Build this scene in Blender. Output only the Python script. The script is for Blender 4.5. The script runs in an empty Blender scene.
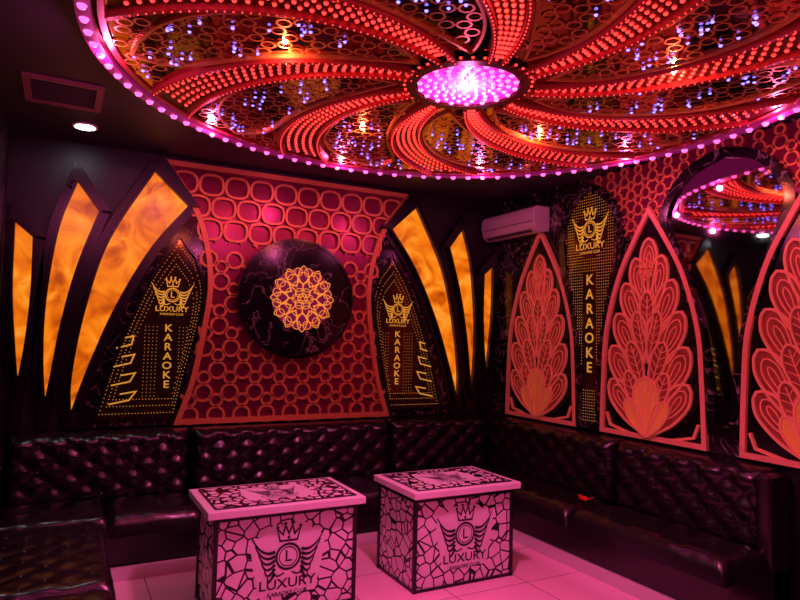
import bpy, math, random, numpy as np
from mathutils import Vector, Matrix
random.seed(7)
pi=math.pi
C=bpy.context
COL=C.scene.collection
XL,XR,YB,YF,ZC=-0.42,4.18,5.62,-1.3,3.2

# ------------------------------------------------------------ materials
def mat(name,base=(.5,.5,.5),rough=.5,metal=0,emi=None,es=0,spec=.5,coat=0,nolight=False):
    m=bpy.data.materials.new(name);m.use_nodes=True
    b=m.node_tree.nodes['Principled BSDF']
    b.inputs['Base Color'].default_value=(*base,1)
    b.inputs['Roughness'].default_value=rough
    b.inputs['Metallic'].default_value=metal
    b.inputs['Specular IOR Level'].default_value=spec
    b.inputs['Coat Weight'].default_value=coat
    if emi:
        b.inputs['Emission Color'].default_value=(*emi,1)
        b.inputs['Emission Strength'].default_value=es
    if nolight: m.cycles.emission_sampling='NONE'
    return m
def nodes(m): return m.node_tree.nodes,m.node_tree.links,m.node_tree.nodes['Principled BSDF']
def coord(m,scale=(1,1,1)):
    n,l,b=nodes(m)
    tc=n.new('ShaderNodeTexCoord');mp=n.new('ShaderNodeMapping');mp.inputs['Scale'].default_value=scale
    l.new(tc.outputs['Object'],mp.inputs['Vector']);return mp.outputs['Vector']
def noise(m,scale,detail=4,dist=0,vec=None):
    n,l,b=nodes(m);t=n.new('ShaderNodeTexNoise');t.inputs['Scale'].default_value=scale
    t.inputs['Detail'].default_value=detail;t.inputs['Distortion'].default_value=dist
    l.new(vec or coord(m),t.inputs['Vector']);return t.outputs['Fac']
def ramp(m,fac,stops):
    n,l,b=nodes(m);r=n.new('ShaderNodeValToRGB');e=r.color_ramp.elements
    while len(e)<len(stops): e.new(.5)
    for i,(p,c) in enumerate(stops): e[i].position=p;e[i].color=(*c,1)
    l.new(fac,r.inputs['Fac']);return r.outputs['Color']
def bump(m,fac,s,d=.01):
    n,l,b=nodes(m);bp=n.new('ShaderNodeBump');bp.inputs['Strength'].default_value=s;bp.inputs['Distance'].default_value=d
    l.new(fac,bp.inputs['Height']);l.new(bp.outputs['Normal'],b.inputs['Normal'])

M_wall=mat('dark_wall_paint',(.008,.008,.012),.42)
bump(M_wall,noise(M_wall,60),.1)
M_ceil=mat('dark_ceiling_paint',(.028,.024,.042),.5)
bump(M_ceil,noise(M_ceil,30),.05)
M_leather=mat('black_leather',(.007,.005,.008),.25,spec=.65)
bump(M_leather,noise(M_leather,110,6),.16,.004)
M_blackgloss=mat('black_gloss',(.005,.003,.005),.15,spec=.5)
M_blackframe=mat('black_satin',(.006,.005,.008),.25)
M_marble=mat('black_marble',(.01,.01,.01),.12)
n,l,b=nodes(M_marble)
nz=noise(M_marble,4.6,8,1.2)
mt=n.new('ShaderNodeMath');mt.operation='SUBTRACT';mt.inputs[1].default_value=.5;l.new(nz,mt.inputs[0])
ab=n.new('ShaderNodeMath');ab.operation='ABSOLUTE';l.new(mt.outputs[0],ab.inputs[0])
l.new(ramp(M_marble,ab.outputs[0],[(0,(.34,.30,.27)),(.007,(.06,.05,.05)),(.03,(.006,.006,.007))]),b.inputs['Base Color'])
M_amber=mat('amber_backlit_onyx',(.8,.3,.02),.3,emi=(1,.4,.02),es=.95)
n,l,b=nodes(M_amber)
cr=ramp(M_amber,noise(M_amber,3.8,6,1.5),[(.3,(.40,.055,.0)),(.46,(.82,.16,.002)),(.60,(1,.27,.008)),(.76,(1,.42,.06))])
l.new(cr,b.inputs['Emission Color']);b.inputs['Base Color'].default_value=(.12,.03,.005,1)
M_copper=mat('copper_lattice',(.66,.28,.09),.36,metal=.3)
bump(M_copper,noise(M_copper,80),.1)
M_red=mat('copper_red_petal',(.72,.10,.06),.4,metal=.1,emi=(1,.06,.06),es=.045)
n,l,b=nodes(M_red)
l.new(ramp(M_red,noise(M_red,9,6,1),[(.3,(.15,.03,.015)),(.6,(.32,.07,.035)),(.8,(.42,.14,.06))]),b.inputs['Base Color'])
M_redline=mat('copper_red_rib',(.82,.34,.17),.38,metal=.1,emi=(1,.15,.10),es=.08)
M_tulip=mat('amber_tulip',(.7,.33,.08),.4,emi=(1,.22,.04),es=.12)
M_frame=mat('orange_frame',(.74,.32,.19),.35,emi=(1,.12,.08),es=.05)
M_lback=mat('magenta_backing_glass',(.17,.010,.045),.25,metal=.6,emi=(.45,.0,.06),es=.03)
M_mirror=mat('smoked_mirror',(.55,.46,.52),.03,metal=1)
M_dmirror=mat('gold_tinted_infinity_glass',(.085,.055,.028),.09,metal=.75,spec=.6)
M_gold=mat('gold_led_text',(.5,.3,.04),.3,metal=.3,emi=(1,.48,.04),es=.5,nolight=True)
M_golddot=mat('gold_led_and_reflection_dots',(.6,.3,.05),.3,emi=(1,.45,.04),es=.7,nolight=True)  # also used for LED reflections drawn onto the infinity glass
M_goldmet=mat('dull_gold_lattice',(.85,.50,.15),.3,metal=.7)
M_mbg=mat('mandala_glow_glass',(.10,.01,.03),.3,emi=(.65,.02,.20),es=.15)
M_mandala=mat('mandala_lines',(.5,.24,.04),.3,emi=(1,.36,.04),es=.66)
M_ledpink=mat('magenta_led_bulb',(1,.2,.6),.3,emi=(1,.10,.40),es=2.6,nolight=True)
M_ledred=mat('red_led_bulb',(1,.1,.05),.3,emi=(1,.03,.025),es=3.4,nolight=True)
M_ledblue=mat('blue_led_bulb',(.2,.2,1),.3,emi=(.14,.12,1),es=5,nolight=True)
M_hub=mat('hub_led',(1,.2,.8),.3,emi=(.85,.012,.38),es=.95)
M_hubw=mat('hub_led_white',(1,.6,1),.3,emi=(1,.22,.72),es=1.8)
M_dmir=mat('disc_amber_mirror',(.50,.27,.20),.07,metal=1)
M_bed=mat('dark_red_strip_bed',(.06,.005,.009),.3,metal=.2)
M_rib=mat('red_rib',(.26,.025,.03),.35,metal=.3,emi=(.6,.015,.015),es=.09)
M_rim=mat('magenta_rim_band',(.14,.015,.09),.4,emi=(.9,.03,.38),es=.16)
M_white=mat('ac_plastic',(.5,.46,.5),.35)
M_lamp=mat('lamp_trim',(.8,.8,.8),.35)
M_slot=mat('dark_slot',(.05,.04,.05),.5)
M_slab=mat('table_slab_edge',(.88,.8,.84),.2)
def shard(name,sc,t):
    m=mat(name,(.8,.75,.78),.18);n,l,b=nodes(m)
    vo=n.new('ShaderNodeTexVoronoi');vo.feature='DISTANCE_TO_EDGE';vo.inputs['Scale'].default_value=sc
    l.new(coord(m),vo.inputs['Vector'])
    l.new(ramp(m,vo.outputs['Distance'],[(0,(.006,.004,.006)),(t,(.006,.004,.006)),(t+.012,(.88,.76,.82))]),b.inputs['Base Color'])
    return m
M_pattern=shard('shard_mosaic_glass',12.5,.052)
M_patttop=shard('shard_mosaic_glass_dense',15,.105)
M_black=mat('black_vinyl',(.006,.004,.006),.3)
M_plinth=mat('pale_plinth_tile',(.7,.62,.64),.3)
M_down=mat('downlight_lamp',(1,1,1),.3,emi=(.85,.95,1),es=30)
M_ventm=mat('vent_brown',(.26,.12,.13),.5)
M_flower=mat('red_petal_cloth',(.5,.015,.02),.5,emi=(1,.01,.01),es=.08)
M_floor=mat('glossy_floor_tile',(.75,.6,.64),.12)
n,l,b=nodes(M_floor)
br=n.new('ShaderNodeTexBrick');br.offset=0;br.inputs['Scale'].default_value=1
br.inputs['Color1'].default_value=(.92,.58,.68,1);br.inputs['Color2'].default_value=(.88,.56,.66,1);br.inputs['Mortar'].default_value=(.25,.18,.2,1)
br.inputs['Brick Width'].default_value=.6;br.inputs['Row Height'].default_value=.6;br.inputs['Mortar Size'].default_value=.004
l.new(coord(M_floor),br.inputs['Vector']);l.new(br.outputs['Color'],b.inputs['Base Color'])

# ------------------------------------------------------------ helpers
def empty(name):
    e=bpy.data.objects.new(name,None);COL.objects.link(e);e.empty_display_size=.1;return e
def link(name,me,mats,parent=None,smooth=False):
    for m in mats: me.materials.append(m)
    o=bpy.data.objects.new(name,me);COL.objects.link(o)
    if parent: o.parent=parent
    if smooth:
        for p in me.polygons:p.use_smooth=True
    return o
def smooth_curve(pts,n=6):
    P=[np.array(p,float) for p in pts];P=[2*P[0]-P[1]]+P+[2*P[-1]-P[-2]];o=[]
    for i in range(1,len(P)-2):
        for k in range(n):
            t=k/n;a,b_,c,d=P[i-1],P[i],P[i+1],P[i+2]
            o.append(tuple(.5*((2*b_)+(-a+c)*t+(2*a-5*b_+4*c-d)*t*t+(-a+3*b_-3*c+d)*t**3)))
    o.append(tuple(P[-2]));return o
def circ(cx,cy,r,n=32,a0=0): return [(cx+r*math.cos(a0+2*pi*i/n),cy+r*math.sin(a0+2*pi*i/n)) for i in range(n)]
def area(p): return .5*sum(p[i][0]*p[(i+1)%len(p)][1]-p[(i+1)%len(p)][0]*p[i][1] for i in range(len(p)))
def inside(p,x,y):
    c=False;j=len(p)-1
    for i in range(len(p)):
        if (p[i][1]>y)!=(p[j][1]>y) and x<(p[j][0]-p[i][0])*(y-p[i][1])/(p[j][1]-p[i][1])+p[i][0]: c=not c
        j=i
    return c
class MB:
    def __init__(s,O,U,V):
        s.O=np.array(O,float);s.U=np.array(U,float);s.V=np.array(V,float);s.N=np.cross(s.U,s.V);s.v=[];s.f=[];s.m=[];s.mats=[]
    def mi(s,m):
        if m not in s.mats:s.mats.append(m)
        return s.mats.index(m)
    def P(s,u,v,d): s.v.append(tuple(s.O+s.U*u+s.V*v+s.N*d));return len(s.v)-1
    def F(s,idx,m): s.f.append(tuple(idx));s.m.append(s.mi(m))
    def poly(s,pts,d0,d1,m,ms=None):
        if area(pts)<0: pts=pts[::-1]
        a=[s.P(u,v,d1) for u,v in pts];s.F(a,m)
        if d0 is not None:
            b=[s.P(u,v,d0) for u,v in pts];k=len(pts)
            for i in range(k): s.F((a[i],b[i],b[(i+1)%k],a[(i+1)%k]),ms or m)
    def ribbon(s,pts,w,d0,d1,m,closed=False,w1=None):
        k=len(pts);L=[];R=[]
        for i in range(k):
            p=np.array(pts[i],float)
            q0=np.array(pts[(i-1)%k] if (closed or i>0) else pts[i],float);q1=np.array(pts[(i+1)%k] if (closed or i<k-1) else pts[i],float)
            a=p-q0;b=q1-p;la=np.linalg.norm(a);lb=np.linalg.norm(b)
            a=a/la if la>1e-9 else b/lb;b=b/lb if lb>1e-9 else a
            t=a+b;lt=np.linalg.norm(t);t=t/lt if lt>1e-6 else a
            nn=np.array([-t[1],t[0]]);cs=max(.45,abs(nn@np.array([-a[1],a[0]])))
            ww=w if w1 is None else w+(w1-w)*i/(k-1)
            L.append(p+nn*ww/2/cs);R.append(p-nn*ww/2/cs)
        li=[s.P(*x,d1) for x in L];ri=[s.P(*x,d1) for x in R]
        if d0 is not None: lb_=[s.P(*x,d0) for x in L];rb=[s.P(*x,d0) for x in R]
        for i in range(k if closed else k-1):
            j=(i+1)%k;s.F((ri[i],ri[j],li[j],li[i]),m)
            if d0 is not None:
                s.F((li[i],li[j],lb_[j],lb_[i]),m);s.F((ri[j],ri[i],rb[i],rb[j]),m)
        if not closed and d0 is not None:
            s.F((li[0],lb_[0],rb[0],ri[0]),m);s.F((li[-1],ri[-1],rb[-1],lb_[-1]),m)
    def ring(s,c,r,w,d0,d1,m,n=16): s.ribbon(circ(*c,r,n),w,d0,d1,m,True)
    def dot(s,c,r,d,m,n=6,h=None):
        a=[s.P(u,v,d) for u,v in circ(*c,r,n)];h=h or r*.8
        b=[s.P(u,v,d+h*.75) for u,v in circ(*c,r*.65,n)];t=s.P(*c,d+h)
        for i in range(n):
            j=(i+1)%n;s.F((a[i],a[j],b[j],b[i]),m);s.F((b[i],b[j],t),m)
    def text(s,txt,c,size,d0,d1,m,rot=0,sx=1):
        cu=bpy.data.curves.new('tmp','FONT');cu.body=txt;cu.size=size;cu.align_x='CENTER';cu.align_y='CENTER';cu.extrude=0;cu.resolution_u=3;cu.offset=size*.012
        ob=bpy.data.objects.new('tmp',cu);COL.objects.link(ob);C.view_layer.update()
        me=bpy.data.meshes.new_from_object(ob.evaluated_get(C.evaluated_depsgraph_get()))
        cr_,sr=math.cos(rot),math.sin(rot)
        ids=[s.P(c[0]+(v.co.x*sx*cr_-v.co.y*sr),c[1]+(v.co.x*sx*sr+v.co.y*cr_),d1) for v in me.vertices]
        for p in me.polygons: s.F([ids[i] for i in p.vertices] if p.normal.z>0 else [ids[i] for i in p.vertices][::-1],m)
        bpy.data.objects.remove(ob);bpy.data.meshes.remove(me);bpy.data.curves.remove(cu)
    def build(s,name,parent=None,smooth=False):
        me=bpy.data.meshes.new(name);me.from_pydata(s.v,[],s.f)
        o=link(name,me,s.mats,parent,smooth)
        me.polygons.foreach_set('material_index',s.m);me.update();return o
def box(name,x0,x1,y0,y1,z0,z1,m,parent=None,bev=0):
    v=[(x,y,z) for x in(x0,x1) for y in(y0,y1) for z in(z0,z1)]
    f=[(0,1,3,2),(4,6,7,5),(0,4,5,1),(2,3,7,6),(0,2,6,4),(1,5,7,3)]
    me=bpy.data.meshes.new(name);me.from_pydata(v,[],f);o=link(name,me,[m],parent)
    if bev:
        b=o.modifiers.new('b','BEVEL');b.width=bev;b.segments=3
    return o
def honey(x0,x1,y0,y1,a,centres=None):
    nd={};ed=set();w=a*math.sqrt(3)
    r=0;y=y0
    while y<y1+a:
        x=x0+(w/2 if r%2 else 0)
        while x<x1+w:
            if centres is not None: centres.append((x,y))
            h=[(x+a*math.sin(pi/3*k),y+a*math.cos(pi/3*k)) for k in range(6)]
            ks=[]
            for ki,p in enumerate(h):
                kk=None
                for dx in(-.001,0,.001):
                    for dy in(-.001,0,.001):
                        q=(round(p[0]+dx,3),round(p[1]+dy,3))
                        if q in nd: kk=q
                if kk is None: kk=(round(p[0],3),round(p[1],3));nd[kk]=ki%2
                ks.append(kk)
            for i in range(6): ed.add(tuple(sorted((ks[i],ks[(i+1)%6]))))
            x+=w
        y+=1.5*a;r+=1
    return nd,list(ed)
def emblem(mb,cx,cy,s,m,d0,d1,text=True,L='LUXURY'):
    def T(p): return (cx+p[0]*s,cy+p[1]*s)
    mb.ring((cx,cy),.33*s,.06*s,d0,d1,m,24);mb.ring((cx,cy),.25*s,.025*s,d0,d1,m,24)
    mb.text('L',(cx,cy),.42*s,d0,d1,m)
    for sg in(-1,1):
        for k in range(6):
            a=(.36,.16-.11*k);e=(1.0-.09*k,.58-.21*k);q=(.72-.03*k,.02-.16*k)
            pts=[((1-t)**2*a[0]+2*t*(1-t)*q[0]+t*t*e[0],(1-t)**2*a[1]+2*t*(1-t)*q[1]+t*t*e[1]) for t in[i/8 for i in range(9)]]
            mb.ribbon([T((sg*x,y)) for x,y in pts],.085*s,d0,d1,m,w1=.03*s)
        mb.ribbon([T((sg*x,y)) for x,y in smooth_curve([(.1,-.42),(.3,-.48),(.42,-.36),(.36,-.28)],4)],.04*s,d0,d1,m)
    cr_=[(-.24,.42),(.24,.42),(.32,.74),(.16,.58),(.1,.82),(0,.6),(-.1,.82),(-.16,.58),(-.32,.74)]
    mb.ribbon([T(p) for p in cr_],.05*s,None,d1,m,True)
    for p in[(-.32,.78),(-.1,.87),(.1,.87),(.32,.78),(0,.5)]: mb.poly(circ(*T(p),.045*s,8),None,d1,m)
    if text:
        mb.text(L,T((0,-.70)),.36*s,d0,d1,m,sx=1.15)
        mb.text('KARAOKE CLUB',T((0,-.95)),.15*s,d0,d1,m)

# ------------------------------------------------------------ room shell
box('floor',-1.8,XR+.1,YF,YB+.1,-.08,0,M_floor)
box('ceiling',-1.8,XR+.1,YF,YB+.1,ZC,ZC+.1,M_ceil)
box('wall_back',XL-.1,XR+.1,YB,YB+.1,0,ZC,M_wall)
box('wall_right',XR,XR+.1,YF,YB,0,ZC,M_wall)
box('wall_left',XL-.1,XL,1.7,YB,0,ZC,M_wall)
box('wall_entrance',-1.8,XL-.1,1.7,1.8,0,ZC,M_wall)
box('wall_alcove',-1.9,-1.8,YF,1.8,0,ZC,M_wall)
box('wall_front',-1.8,XR+.1,YF-.1,YF,0,ZC,M_wall)

BK=dict(O=(0,YB,0),U=(1,0,0),V=(0,0,1))
RT=dict(O=(XR,0,0),U=(0,-1,0),V=(0,0,1))
LFp=dict(O=(XL,0,0),U=(0,1,0),V=(0,0,1))
CX=1.88
def mx(p): return [(2*CX-x,z) for x,z in p]

# ------------------------------------------------------------ back wall: lattice screen
halfc=smooth_curve([(1.17,3.14),(.95,2.85),(.82,2.55),(.755,2.15),(.79,1.75),(.87,1.3),(.98,.96)],6)
out=[(CX-a,z) for a,z in halfc]+[(CX+a,z) for a,z in halfc[::-1]]
mb=MB(**BK)
mb.poly(out,None,.012,M_lback)
mb.ribbon(out,.045,.01,.06,M_copper,True)
HA=.128;cts=[]
nd,ed=honey(CX-6*HA*math.sqrt(3),CX+1.3,.88,3.3,HA,cts)
DC=(1.885,2.04)
def ok(p,mg=.0): return inside(out,*p) and math.hypot(p[0]-DC[0],p[1]-DC[1])>.56
UP=2.46
RR=(.070,.050)
for p,sub in nd.items():
    if ok(p) and p[1]<UP: mb.ring(p,RR[sub],.021,.012,.05,M_copper,20)
for c in cts:
    if c[1]>UP+.03 and ok(c): # larger rounded cells in the upper field
        sq=[(c[0]+.100*math.copysign(abs(math.cos(a))**.75,math.cos(a)),c[1]+.088*math.copysign(abs(math.sin(a))**.75,math.sin(a))) for a in[2*pi*i/22 for i in range(22)]]
        mb.ribbon(sq,.021,.012,.05,M_copper,True)
for a,b in ed:
    if a[1]>UP+.02 and b[1]>UP+.02: continue
    if ok(a) and ok(b):
        A=np.array(a);B=np.array(b);D=(B-A)/np.linalg.norm(B-A);L_=np.linalg.norm(B-A)
        ra,rb=RR[nd[a]],RR[nd[b]]
        if L_-ra-rb>.002 : mb.ribbon([tuple(A+D*ra),tuple(B-D*rb)],.036,.012,.047,M_copper)
        else: mb.ribbon([tuple(A+D*(ra-.004)),tuple(B-D*(rb-.004))],.036,.012,.047,M_copper)
    elif ok(a) or ok(b):
        A=np.array(a if ok(a) else b);B=np.array(b if ok(a) else a);D=(B-A)/np.linalg.norm(B-A)
        mb.ribbon([tuple(A+D*.06),tuple(A+D*.10)],.032,.012,.046,M_copper)
scr=mb.build('ring_lattice_screen')
med=empty('mandala_medallion')
mb=MB(**BK)
mb.poly(circ(*DC,.54,64),.062,.13,M_marble)
mb.ring(DC,.53,.025,.12,.145,M_blackgloss,64)
mb.build('marble_disc',med)
MC=(1.93,2.04)
mb=MB(**BK)
mb.poly(circ(*MC,.285,40),.13,.136,M_mbg)
for r_,n_,rr in((.06,6,.055),(.12,8,.065),(.19,12,.07),(.245,16,.05)):
    for k in range(n_):
        a=2*pi*k/n_+(pi/n_ if n_ in(8,16) else 0)
        c=(MC[0]+r_*math.cos(a),MC[1]+r_*math.sin(a));mb.ring(c,rr*.75,.007,None,.142,M_mandala,12)
mb.ring(MC,.045,.010,None,.144,M_mandala,16)
for k in range(12):
    a=2*pi*k/12;D=np.array([math.cos(a),math.sin(a)])
    tip=np.array(MC)+D*.30;ba=np.array(MC)+D*.12;Pn=np.array([-D[1],D[0]])
    mb.ribbon([tuple(x) for x in smooth_curve([ba,ba+D*.09+Pn*.05,tip,ba+D*.09-Pn*.05,ba],5)],.008,None,.146,M_mandala)
mb.build('mandala',med)

# ------------------------------------------------------------ blades and infinity mirrors (both sides)
B=[
 ([(-.26,1.25),(-.30,1.6),(-.335,2.0),(-.345,2.53)],[(-.205,2.41),(-.20,2.0),(-.22,1.6),(-.26,1.25)]),
 ([(-.075,1.10),(-.11,1.5),(-.11,1.95),(-.05,2.5),(.065,2.89)],[(.24,2.66),(.10,2.2),(.01,1.75),(-.04,1.35),(-.075,1.10)]),
 ([(.10,1.02),(.09,1.35),(.16,1.87),(.31,2.44),(.63,3.05)],[(.92,2.78),(.64,2.40),(.39,1.90),(.21,1.4),(.10,1.02)])]
mirr=smooth_curve([(.27,1.0),(.36,1.35),(.50,1.78),(.67,2.2),(.86,2.52)],5)+smooth_curve([(1.0,2.34),(1.07,2.08),(1.01,1.65),(.93,1.3),(.87,1.0)],5)
marb=smooth_curve([(.12,.94),(.26,1.4),(.44,1.9),(.66,2.35),(.90,2.72)],5)+smooth_curve([(1.0,2.72),(1.08,2.4),(1.10,2.1),(1.04,1.7),(.96,1.3),(.88,.94)],5)
for side in(0,1):
    T=(lambda p:p) if side==0 else mx
    e=empty('amber_blade_panel')
    mb=MB(**BK)
    for lc,rc in B:
        g=T(smooth_curve(lc,6)+smooth_curve(rc,6)[:-1])
        mb.poly(g,.05,.062,M_amber)
        mb.ribbon(g,.13,.0,.055,M_blackframe,True)
        mb.ribbon(g,.022,.05,.105,M_blackframe,True)
        b0=lc[0];mb.poly(T([(b0[0]-.04,.94),(b0[0]+.04,.94),(b0[0]+.045,b0[1]+.10),(b0[0]-.045,b0[1]+.10)]),.0,.056,M_blackframe)
        tp=lc[-1];tr=rc[0]
        tip=np.array(tp)+np.array([.0,.13])+np.array([.06,0])*(1 if b0[0]>0 else 0)
        mb.poly(T([(tp[0]-.05,tp[1]-.03),tuple(tip),(tr[0]+.08,tr[1]+.0),tr,tp]),.0,.107,M_blackframe)
    mb.v=[(x,y,max(z,.94)) for x,y,z in mb.v]
    mb.build('blades',e)
    e2=empty('infinity_mirror_panel')
    mb=MB(**BK)
    mb.poly(T(marb),.0,.03,M_marble)
    mi=T(mirr);mb.poly(mi,None,.034,M_dmirror)
    mb.ribbon(mi,.02,.03,.06,M_blackgloss,True)
    cen=np.array([.78,1.6]) if side==0 else np.array([2*CX-.78,1.6])
    ms=np.array(mi)
    for s_,dd in((.93,.036),(.83,.0361),(.74,.0362)):  # receding LED reflections drawn as nested dot outlines on the glass
        q=cen+(ms-cen)*s_;k=len(q)
        for i in range(k):
            a=q[i];b_=q[(i+1)%k];L_=np.linalg.norm(b_-a);nn=max(1,int(L_/.024))
            for j in range(nn): mb.dot(tuple(a+(b_-a)*j/nn),.0036,dd,M_golddot,5,.003)
    for ix in range(12):
        for iz in range(24):
            p=(.62+ix*.03,1.06+iz*.03)
            p2=T([p])[0]
            if inside([tuple(x) for x in cen+(ms-cen)*.72],*p2) and abs(p[0]-.80)>.07: mb.dot(p2,.003,.036,M_golddot,5,.003)
    ec=(.82,2.02) if side==0 else (2.97,1.99)
    emblem(mb,ec[0],ec[1],.17,M_gold,None,.040,True)
    kx=.80 if side==0 else 2.97
    for i,ch in enumerate('KARAOKE'): mb.text(ch,(kx,1.74-i*.078),.085,None,.040,M_gold,sx=1.15)
    sx0=.47 if side==0 else 2*CX-.47
    for i in range(4):
        z=1.12+.15*i;q=.10-.012*i;sgn=1 if side==0 else -1
        mb.ribbon([(sx0-sgn*q,z),(sx0+sgn*.05,z+.03),(sx0+sgn*q,z+.10),(sx0-sgn*.02,z+.08)],.012,None,.041,M_gold)
    mb.build('mirror_glass',e2)

# ------------------------------------------------------------ right wall
def RU(p): return [(-y,z) for y,z in p]
mb=MB(**RT)
mb.poly(RU([(5.6,.935),(.2,.935),(.2,3.2),(5.6,3.2)]),None,.006,M_marble)
mb.build('marble_cladding')
fans=[4.82,3.51,2.24,.97];mirs=[(4.17,0),(2.88,1),(1.6,0)]
fh=smooth_curve([(.49,.965),(.475,1.4),(.44,1.82),(.31,2.25),(.14,2.56),(0,2.78)],6)
mh=[smooth_curve([(0,3.10),(.19,3.0),(.34,2.74),(.32,2.4),(.22,1.95),(.14,1.5),(.12,.98)],6),
    smooth_curve([(0,3.10),(.3,2.99),(.49,2.70),(.37,2.35),(.2,1.9),(.12,1.45),(.08,1.1)],6)]
fanpolys=[];mirpolys=[]
for c in fans: fanpolys.append([(-c-a,z) for a,z in fh]+[(-c+a,z) for a,z in fh[::-1][1:]])
for c,k in mirs: mirpolys.append([(-c+a,z) for a,z in mh[k]]+[(-c-a,z) for a,z in mh[k][::-1][:-1]])
mb=MB(**RT)
mb.poly([(-4.2,2.6),(-.2,2.6),(-.2,3.18),(-4.2,3.18)],None,.009,M_lback)
nd,ed=honey(-4.6,-.2,2.6,3.2,.085)
def ok2(p): return -4.18<p[0]<-.2 and 2.62<p[1]<3.17 and not any(inside(q,*p) for q in fanpolys+mirpolys)
R2=(.045,.033)
for p,sub in nd.items():
    if ok2(p): mb.ring(p,R2[sub],.015,.009,.02,M_copper,14)
for a,b_ in ed:
    if ok2(a) and ok2(b_):
        A=np.array(a);Bq=np.array(b_);D=(Bq-A)/np.linalg.norm(Bq-A);mb.ribbon([tuple(A+D*(R2[nd[a]]-.002)),tuple(Bq-D*(R2[nd[b_]]-.002))],.024,.009,.02,M_copper)
mb.build('ring_lattice_frieze')
def tear(base,tip,w,n=5):
    b0=np.array(base);t=np.array(tip);D=t-b0;Pn=np.array([-D[1],D[0]]);Pn=Pn/np.linalg.norm(Pn)
    L=smooth_curve([b0,b0+D*.35+Pn*w*.38,b0+D*.72+Pn*w*.5,b0+D*.93+Pn*w*.28,t],n)
    R=smooth_curve([t,b0+D*.93-Pn*w*.28,b0+D*.72-Pn*w*.5,b0+D*.35-Pn*w*.38,b0],n)
    return [tuple(x) for x in L]+[tuple(x) for x in R[1:-1]]
for c,pol in zip(fans,fanpolys):
    e=empty('peacock_fan_panel')
    mb=MB(**RT)
    mb.poly(pol,.0,.03,M_blackgloss);mb.ribbon(pol,.038,.02,.055,M_frame,True)
    mb.build('ogive_frame',e)
    mb=MB(**RT)
    z0=1.0
    d=.034
    outer=[(0,1.55,.16),(.13,1.40,.17),(.235,1.20,.19),(.315,.95,.20),(.365,.68,.21),(.375,.40,.20)]
    for tx,tz,w in outer:
        for sg in ((-1,1) if tx>0 else (1,)):
            base=(-c+sg*tx*.18,z0+max(.0,tz-.50));tip=(-c+sg*tx,z0+tz)
            q=tear(base,tip,w)
            mb.poly(q,d-.004,d+.006,M_red);mb.ribbon(q,.018,d,d+.020,M_redline,True)
            b0=np.array(base);t=np.array(tip)
            q2=tear(tuple(b0+(t-b0)*.30),tuple(b0+(t-b0)*.88),w*.58);mb.ribbon(q2,.010,d,d+.014,M_redline,True)
            q3=tear(tuple(b0+(t-b0)*.42),tuple(b0+(t-b0)*.78),w*.22);mb.ribbon(q3,.008,d,d+.012,M_redline,True)
            d+=.0004
        d+=.003
    inner=[(0,1.12,.13),(.105,.96,.13),(.165,.72,.14),(.19,.48,.14)]
    for tx,tz,w in inner:
        for sg in ((-1,1) if tx>0 else (1,)):
            base=(-c+sg*tx*.15,z0+max(.05,tz-.40));tip=(-c+sg*tx,z0+tz)
            q=tear(base,tip,w)
            mb.poly(q,d-.004,d+.006,M_red);mb.ribbon(q,.014,d,d+.018,M_redline,True)
            b0=np.array(base);t=np.array(tip);D=t-b0;Pn=np.array([-D[1],D[0]])/np.linalg.norm(D)
            mb.ribbon([tuple(b0),tuple(b0+D*.92)],.008,d,d+.012,M_redline)
            for q_ in(.35,.5,.65,.78):
                for s2 in(-1,1): mb.ribbon([tuple(b0+D*q_),tuple(b0+D*(q_+.11)+Pn*s2*w*.38)],.006,d,d+.011,M_redline)
            d+=.0004
        d+=.003
    q=tear((-c,z0-.02),(-c,z0+.44),.24);mb.poly(q,d-.01,d+.008,M_tulip);mb.ribbon(q,.016,d,d+.018,M_redline,True)
    for sg in(-1,1):
        q=tear((-c+sg*.02,z0-.02),(-c+sg*.19,z0+.26),.13);mb.poly(q,d-.01,d+.01,M_tulip);mb.ribbon(q,.014,d,d+.02,M_redline,True)
        mb.ribbon([(-c,z0-.03),(-c+sg*.2,z0-.025),(-c+sg*.40,z0+.02),(-c+sg*.44,z0+.12)],.02,.03,.05,M_redline)
    rc=(-c,z0+1.30)
    for k in range(8):
        a=2*pi*k/8;mb.ribbon(tear(rc,(rc[0]+.06*math.cos(a),rc[1]+.09*math.sin(a)),.035,3),.006,d,d+.02,M_redline,True)
    mb.build('leaf_relief',e)
for (c,k),pol in zip(mirs,mirpolys):
    e=empty('arched_mirror' if k else 'infinity_mirror_arch')
    mb=MB(**RT)
    mb.poly(pol,.0,.022,M_mirror if k else M_dmirror)
    mb.ribbon(pol,.07,.0,.05,M_marble,True)
    if not k:
        y=1.02
        while y<3.05:
            x=-c-.36
            while x<-c+.36:
                if inside(pol,x,y) and all(inside(pol,x+a,y+b_) for a,b_ in((.04,0),(-.04,0),(0,.04))) and not(1.3<y<2.34 and abs(x+c)<.075): mb.dot((x,y),.0036,.023,M_golddot,5,.003)
                x+=.026
            y+=.026
        mb.poly(circ(-c,2.66,.2,24),None,.028,M_dmirror)
        emblem(mb,-c,2.72,.22,M_gold,None,.030,True)
        for i,ch in enumerate('KARAOKE'): mb.text(ch,(-c,2.26-i*.13),.13,None,.030,M_gold,sx=1.05)
    mb.build('glass',e)

mb=MB(**LFp)
mb.poly([(1.75,.935),(5.45,.935),(5.45,3.18),(1.75,3.18)],.0,.02,M_marble)
for y in(2.4,3.4,4.4,5.3):
    mb.ribbon([(y,.95),(y,3.1)],.03,.02,.035,M_blackframe)
mb.build('marble_wall_panel')

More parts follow.
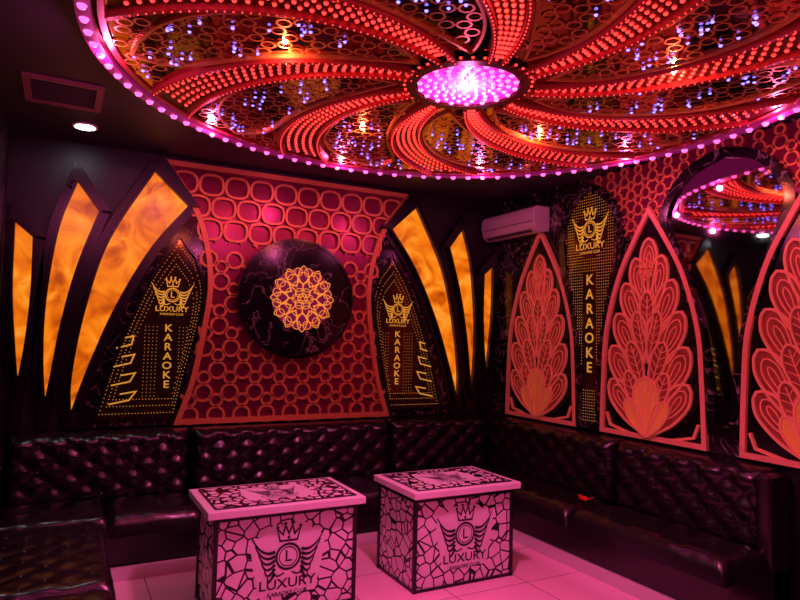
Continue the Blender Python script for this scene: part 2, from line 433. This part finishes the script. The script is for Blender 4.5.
# ------------------------------------------------------------ ceiling disc
DCX,DCY,DZ,DR=1.87,2.74,3.06,1.89
disc=empty('ceiling_led_medallion')
CL=dict(O=(DCX,DCY,DZ),U=(1,0,0),V=(0,-1,0))
mb=MB(**CL)
mb.poly(circ(0,0,DR-.0,128),-.14,.0,M_dmir,M_rim)
mb.ring((0,0),DR-.03,.06,-.01,.02,M_rim,128)
mb.ring((0,0),DR-.10,.03,.0,.012,M_rib,128)
mb.build('mirror_plate',disc)
mb=MB(**CL)
for i in range(96):
    a=2*pi*i/96;mb.dot(((DR-.03)*math.cos(a),(DR-.03)*math.sin(a)),.0215,.02,M_ledpink,8,.02)
mb.build('rim_led_bulbs',disc)
NS=9;r0,r1=.34,DR-.12;KAP=.62;PH=.32;FR=.30
def sp(fr,t,sec):
    r=r0+(r1-r0)*t;a=PH+(sec+fr)*2*pi/NS+KAP*t**1.2
    return (r*math.cos(a),r*math.sin(a))
mb=MB(**CL);mr=MB(**CL);ml=MB(**CL);mg=MB(**CL)
for s_ in range(NS):
    for fr,w in((0,.024),(FR,.024)):
        pts=[sp(fr,t/24,s_) for t in range(25)]
        mr.ribbon(pts,w,.0,.03,M_rib)
        for t in range(48): ml.dot(sp(fr,t/47,s_),.004,.03,M_ledred,5,.005)
    pa=[sp(0.03,t/16,s_) for t in range(17)]+[sp(FR-.03,1-t/16,s_) for t in range(17)]
    mb.poly(pa,None,.004,M_bed)
    for q in range(4):
        fr=FR*(q+1)/5
        for t in range(30): ml.dot(sp(fr,.02+t/30*.96,s_),.0112,.006,M_ledred,6,.01)
    fa,fb=FR+.05,.95
    leaf=[sp(fa+(.5*(fa+fb)-fa)*(abs(1-2*t/24)**4),.04+.92*t/24,s_) for t in range(25)]+[sp(fb-(fb-.5*(fa+fb))*(abs(1-2*t/24)**4),.96-.92*t/24,s_) for t in range(25)]
    mr.ribbon(leaf,.014,.0,.016,M_goldmet,True)
    for k in range(26):
        p=sp(random.uniform(FR+.12,.9),random.uniform(.3,.97),s_)
        ml.dot(p,.009,.012,M_ledblue,6,.008)
nd,ed=honey(-DR,DR,-DR,DR,.078)
def secok(p):
    r=math.hypot(*p)
    if r<r0+.15 or r>r1-.02: return False
    t=(r-r0)/(r1-r0);a=math.atan2(p[1],p[0])-PH-KAP*t**1.2
    fr=(a/(2*pi/NS))%1
    return FR+.08<fr<.93
okn={p:secok(p) for p in nd}
for p in nd:
    if okn[p]: mg.ring(p,.032,.011,None,.008,M_goldmet,10)
for a,b_ in ed:
    if okn[a] and okn[b_]:
        A=np.array(a);Bq=np.array(b_);D=(Bq-A)/np.linalg.norm(Bq-A);mg.ribbon([tuple(A+D*.033),tuple(Bq-D*.033)],.011,None,.008,M_goldmet)
mb.build('strip_beds',disc);mr.build('ribs',disc);ml.build('led_strips',disc);mg.build('gold_filigree',disc)
HC=(-.035,.015)
mb=MB(**CL)
mb.poly(circ(*HC,.345,48),.0,.016,M_blackgloss);mb.poly(circ(*HC,.265,48),.012,.02,M_hub,M_blackgloss)
mb.ring(HC,.30,.05,.01,.03,M_bed,48)
for k in range(36): a=2*pi*k/36;mb.dot((HC[0]+.335*math.cos(a),HC[1]+.335*math.sin(a)),.009,.016,M_ledred,6,.008)
for arm in range(18):
    for j in range(6):
        rr_=.055+.04*j;a=2*pi*arm/18+j*.22
        if j==0 and arm%3: continue
        if j==1 and arm%2: continue
        mb.dot((HC[0]+rr_*math.cos(a),HC[1]+rr_*math.sin(a)),.010+.0012*j,.02,M_hubw,6,.012)
mb.build('hub_lamp',disc)

v=empty('ceiling_air_vent')
mb=MB((-.05,4.46,ZC),(1,0,0),(0,-1,0))
mb.ribbon([(-.2,-.22),(.2,-.22),(.2,.22),(-.2,.22)],.04,0,.02,M_ventm,True)
mb.poly([(-.19,-.21),(.19,-.21),(.19,.21),(-.19,.21)],None,.003,M_slot)
for i in range(9): mb.ribbon([(-.18,-.18+i*.045),(.18,-.18+i*.045)],.014,.003,.014,M_slot)
mb.build('grille',v)
dl=empty('recessed_downlight')
mb=MB((.09,5.12,ZC),(1,0,0),(0,-1,0))
mb.ring((0,0),.075,.022,0,.010,M_lamp,24);mb.poly(circ(0,0,.066,20),.0,.012,M_down)
mb.build('lamp_face',dl)

# ------------------------------------------------------------ air conditioner
ac=empty('air_conditioner')
prof=[(.012,2.78),(.14,2.76),(.19,2.80),(.215,2.88),(.215,2.95),(.20,3.0),(.17,3.02),(.012,3.02)]
ya,yb=4.72,5.58
vs=[(XR-d,y,z) for y in(ya,yb) for d,z in prof];k=len(prof)
fs=[tuple(range(k)),tuple(range(2*k-1,k-1,-1))]+[(i,i+k,(i+1)%k+k,(i+1)%k) for i in range(k)]
me=bpy.data.meshes.new('body');me.from_pydata(vs,[],fs);o=link('body',me,[M_white],ac)
b=o.modifiers.new('b','BEVEL');b.width=.008;b.segments=2
box('front_seam',XR-.2175,XR-.21,ya+.02,yb-.02,2.865,2.87,M_slot,ac)
box('louver',XR-.195,XR-.15,ya+.08,yb-.08,2.772,2.79,M_slot,ac)

# ------------------------------------------------------------ sofa
sofa=empty('tufted_leather_booth_sofa')
def tuft(name,O,U,V,N,w,h,thick,pu,pv,bmp,rad=.07,res=.018,buttons=True,pw=.38):
    O,U,V,N=[np.array(x,float) for x in(O,U,V,N)]
    nu=int(w/res);nv=max(6,int(h/res));vs=[];fs=[]
    def ed_(t,L):
        d=min(t,L-t)/rad
        return 1 if d>=1 else math.sqrt(max(0,1-(1-d)**2))
    us=[w*(.5-.5*math.cos(pi*i/nu))*.15+.85*w*i/nu for i in range(nu+1)];vv=[h*(.5-.5*math.cos(pi*j/nv))*.35+.65*h*j/nv for j in range(nv+1)]
    ku=max(1,round(w/pu));kv=max(1,round(h/pv));PU=w/ku;PV=h/kv
    for v_ in vv:
        for u_ in us:
            e=ed_(u_,w)*ed_(v_,h)
            a=pi*(u_/PU+v_/PV+.5);c=pi*(u_/PU-v_/PV+.5)
            s2=abs(math.sin(a)*math.sin(c))**pw
            wr=.003*math.sin(u_*37+3*math.sin(v_*19))*math.sin(v_*29+2*math.sin(u_*11))
            d=thick*e-bmp*(1-s2)*min(1,e)+wr*e
            vs.append(tuple(O+U*u_+V*v_+N*max(d,0)))
    for j in range(nv):
        for i in range(nu): a=j*(nu+1)+i;fs.append((a,a+1,a+nu+2,a+nu+1))
    me=bpy.data.meshes.new(name);me.from_pydata(vs,[],fs);ob=link(name,me,[M_leather],sofa,True)
    if np.dot(np.cross(U,V),N)<0: me.flip_normals()
    if buttons:
        V2=[];F2=[]
        for i in range(-2*ku,4*ku):
            for j in range(-2*kv,4*kv):
                if (i+j)%2: continue
                v_=(j/2)*PV;u_=(i/2-.5)*PU
                if .05<u_<w-.05 and .05<v_<h-.05:
                    c0=O+U*u_+V*v_+N*(thick-bmp+.001);b0=len(V2)
                    for k in range(8): V2.append(tuple(c0+(U*math.cos(k*pi/4)+V*math.sin(k*pi/4))*.015))
                    V2.append(tuple(c0+N*.012))
                    for k in range(8): F2.append((b0+k,b0+(k+1)%8,b0+8))
        if V2:
            me=bpy.data.meshes.new(name+'_buttons');me.from_pydata(V2,[],F2);link(name+'_buttons',me,[M_leather],sofa,True)
    return ob
ZT=.925
box('base_back',XL+.02,XR-.02,4.84,YB-.02,.08,.32,M_leather,sofa,.02)
box('base_left',XL+.02,.31,2.3,4.84,.08,.32,M_leather,sofa,.02)
box('base_right',3.53,XR-.02,2.42,4.84,.08,.32,M_leather,sofa,.02)
box('plinth_back',.34,3.5,4.80,4.83,0,.085,M_plinth,sofa)
box('plinth_left',.30,.335,2.3,4.80,0,.085,M_plinth,sofa)
box('plinth_right',3.50,3.53,2.42,4.80,0,.085,M_plinth,sofa)
G=.012
for i,(a,b_) in enumerate(((XL+.1,1.0),(1.0,2.84),(2.84,4.0))):
    tuft('backrest_rear_%d'%(i+1),(a,YB-G,.36),(1,0,0),(0,0,1),(0,-1,0),b_-a,ZT-.36,.21,.23,.22,.035,pw=.6)
for i,(a,b_) in enumerate(((5.44,3.74),(3.74,2.5))):
    tuft('backrest_right_%d'%(i+1),(XR-G,a,.36),(0,-1,0),(0,0,1),(-1,0,0),a-b_,ZT-.36,.21,.23,.22,.035,pw=.6)
for i,(a,b_) in enumerate(((2.35,3.9),(3.9,5.42))):
    tuft('backrest_left_%d'%(i+1),(XL+G,a,.36),(0,1,0),(0,0,1),(1,0,0),b_-a,ZT-.36,.10,.23,.22,.025,pw=.5)
for i,(a,b_) in enumerate(((.34,1.0),(1.0,2.84),(2.84,3.5))):
    tuft('seat_rear_%d'%(i+1),(a,4.80,.29),(1,0,0),(0,1,0),(0,0,1),b_-a,.64,.15,.4,.32,.015,.09,.02,False,.5)
tuft('seat_corner_left',(XL+.05,4.80,.29),(1,0,0),(0,1,0),(0,0,1),.74,.64,.15,.4,.32,.015,.06,.02,False,.5)
tuft('seat_corner_right',(3.49,4.80,.29),(1,0,0),(0,1,0),(0,0,1),.52,.64,.15,.4,.32,.015,.06,.02,False,.5)
for i,(a,b_) in enumerate(((2.3,3.55),(3.55,4.81))):
    tuft('seat_left_%d'%(i+1),(XL+.08,a,.29),(0,1,0),(1,0,0),(0,0,1),b_-a,.67,.15,.22,.22,.013,.08,.02,True,.5)
for i,(a,b_) in enumerate(((2.42,3.74),(3.74,4.81))):
    tuft('seat_right_%d'%(i+1),(3.49,a,.29),(0,1,0),(1,0,0),(0,0,1),b_-a,.52,.15,.4,.3,.015,.09,.02,False,.5)
box('end_right',3.93,XR-.02,2.42,2.52,.05,.9,M_leather,sofa,.04)

# ------------------------------------------------------------ tables
def table(x0,x1,y0,y1,bx0,bx1,by0,by1,H_=.68):
    e=empty('mosaic_bar_table')
    box('body',bx0,bx1,by0,by1,.02,H_-.075,M_pattern,e)
    for xx in(bx0,bx1):
        for yy in(by0,by1): box('corner_post',xx-.012,xx+.012,yy-.012,yy+.012,.0,H_-.07,M_black,e)
    for z in(.0,H_-.085):
        box('edge_rail',bx0-.008,bx1+.008,by0-.008,by1+.008,z,z+.02,M_black,e)
    box('neck',bx0+.03,bx1-.03,by0+.03,by1-.03,H_-.07,H_-.045,M_slot,e)
    box('slab',x0,x1,y0,y1,H_-.05,H_-.004,M_slab,e,.006)
    cx,cy=(x0+x1)/2,(y0+y1)/2
    mb=MB((cx,cy,H_),(1,0,0),(0,1,0))
    w,h=(x1-x0)/2-.055,(y1-y0)/2-.05
    mb.poly([(-w,-h),(w,-h),(w,h),(-w,h)],-.004,.0,M_patttop);mb.ribbon([(-w,-h),(w,-h),(w,h),(-w,h)],.012,-.003,.002,M_black,True)
    mb.poly([(-.20,-.15),(.20,-.15),(.23,0),(.20,.17),(-.20,.17),(-.23,0)],None,.001,M_slab)
    emblem(mb,0,.02,.16,M_black,None,.0025,True)
    mb.build('top_inlay',e)
    mb=MB(((bx0+bx1)/2,by0,0),(1,0,0),(0,0,1))
    mb.poly([(-.18,.12),(.18,.12),(.22,.30),(.24,.44),(.10,.54),(-.10,.54),(-.24,.44),(-.22,.30)],None,.002,M_slab)
    emblem(mb,0,.345,.23,M_black,None,.004,True)
    mb.build('front_emblem',e)
    return e
table(.80,1.80,3.76,4.38,.865,1.755,3.83,4.30)
table(2.13,3.02,3.70,4.33,2.17,2.975,3.76,4.29)

fl=empty('red_artificial_flower')
mb=MB((3.74,3.80,.437),(1,0,0),(0,1,0))
for k in range(9):
    a=2*pi*k/9;r_=.045+.015*((k*7)%3);q=tear((0,0),(r_*math.cos(a),r_*math.sin(a)),.035,3)
    i0=len(mb.v);mb.poly(q,None,.008+.003*(k%3),M_flower)
    for i in range(i0,len(mb.v)):
        x,y,z=mb.v[i];rr_=math.hypot(x-3.74,y-3.80);mb.v[i]=(x,y,z+rr_*.4)
mb.dot((0,0),.015,.010,M_flower)
mb.build('petals',fl)

# ------------------------------------------------------------ lights
def pt(name,loc,col,e,r=.02):
    L=bpy.data.lights.new(name,'POINT');L.color=col;L.energy=e;L.shadow_soft_size=r
    o=bpy.data.objects.new(name,L);o.location=loc;COL.objects.link(o);o.parent=lr;return o
lr=empty('led_light_sources')
for k in range(10):
    a=2*pi*k/10+.3
    pt('rim_light_%d'%k,(DCX+(DR-.06)*math.cos(a),DCY+(DR-.06)*math.sin(a),2.99),(1,.12,.42),8)
pt('hub_light',(DCX-.035,DCY-.015,2.99),(1,.14,.52),14,.03)
L=bpy.data.lights.new('hub_beam','SPOT');L.energy=210;L.color=(1,.15,.46);L.spot_size=math.radians(128);L.spot_blend=.6;L.shadow_soft_size=.12
o=bpy.data.objects.new('hub_beam',L);o.location=(DCX-.035,DCY-.015,3.0);COL.objects.link(o);o.parent=lr
for k in range(5):
    a=2*pi*k/5+.5
    pt('strip_light_%d'%k,(DCX+1.0*math.cos(a),DCY+1.0*math.sin(a),3.02),(1,.14,.08),7,.012)
L=bpy.data.lights.new('downlight_beam','SPOT');L.energy=10;L.color=(.85,.95,1);L.spot_size=1.6;L.spot_blend=.7;L.shadow_soft_size=.04
o=bpy.data.objects.new('downlight_beam',L);o.location=(.09,5.12,ZC-.02);COL.objects.link(o);o.parent=dl

W=bpy.data.worlds.new('world');C.scene.world=W;W.use_nodes=True
W.node_tree.nodes['Background'].inputs['Color'].default_value=(.2,.05,.12,1);W.node_tree.nodes['Background'].inputs['Strength'].default_value=.05
C.scene.view_settings.view_transform='Standard'

# ------------------------------------------------------------ camera
f_,yaw,pit,rol=632.81,.4916,.0608,.0235
fw=np.array([math.sin(yaw)*math.cos(pit),math.cos(yaw)*math.cos(pit),math.sin(pit)])
rr0=np.array([math.cos(yaw),-math.sin(yaw),0]);uu0=np.cross(rr0,fw)
r=rr0*math.cos(rol)+uu0*math.sin(rol);u=-rr0*math.sin(rol)+uu0*math.cos(rol)
cam=bpy.data.cameras.new('camera');cam.sensor_width=36;cam.lens=f_*36/800;cam.clip_start=.05
co=bpy.data.objects.new('camera',cam);COL.objects.link(co)
co.matrix_world=Matrix(((r[0],u[0],-fw[0],0),(r[1],u[1],-fw[1],0),(r[2],u[2],-fw[2],1.7),(0,0,0,1)))
C.scene.camera=co
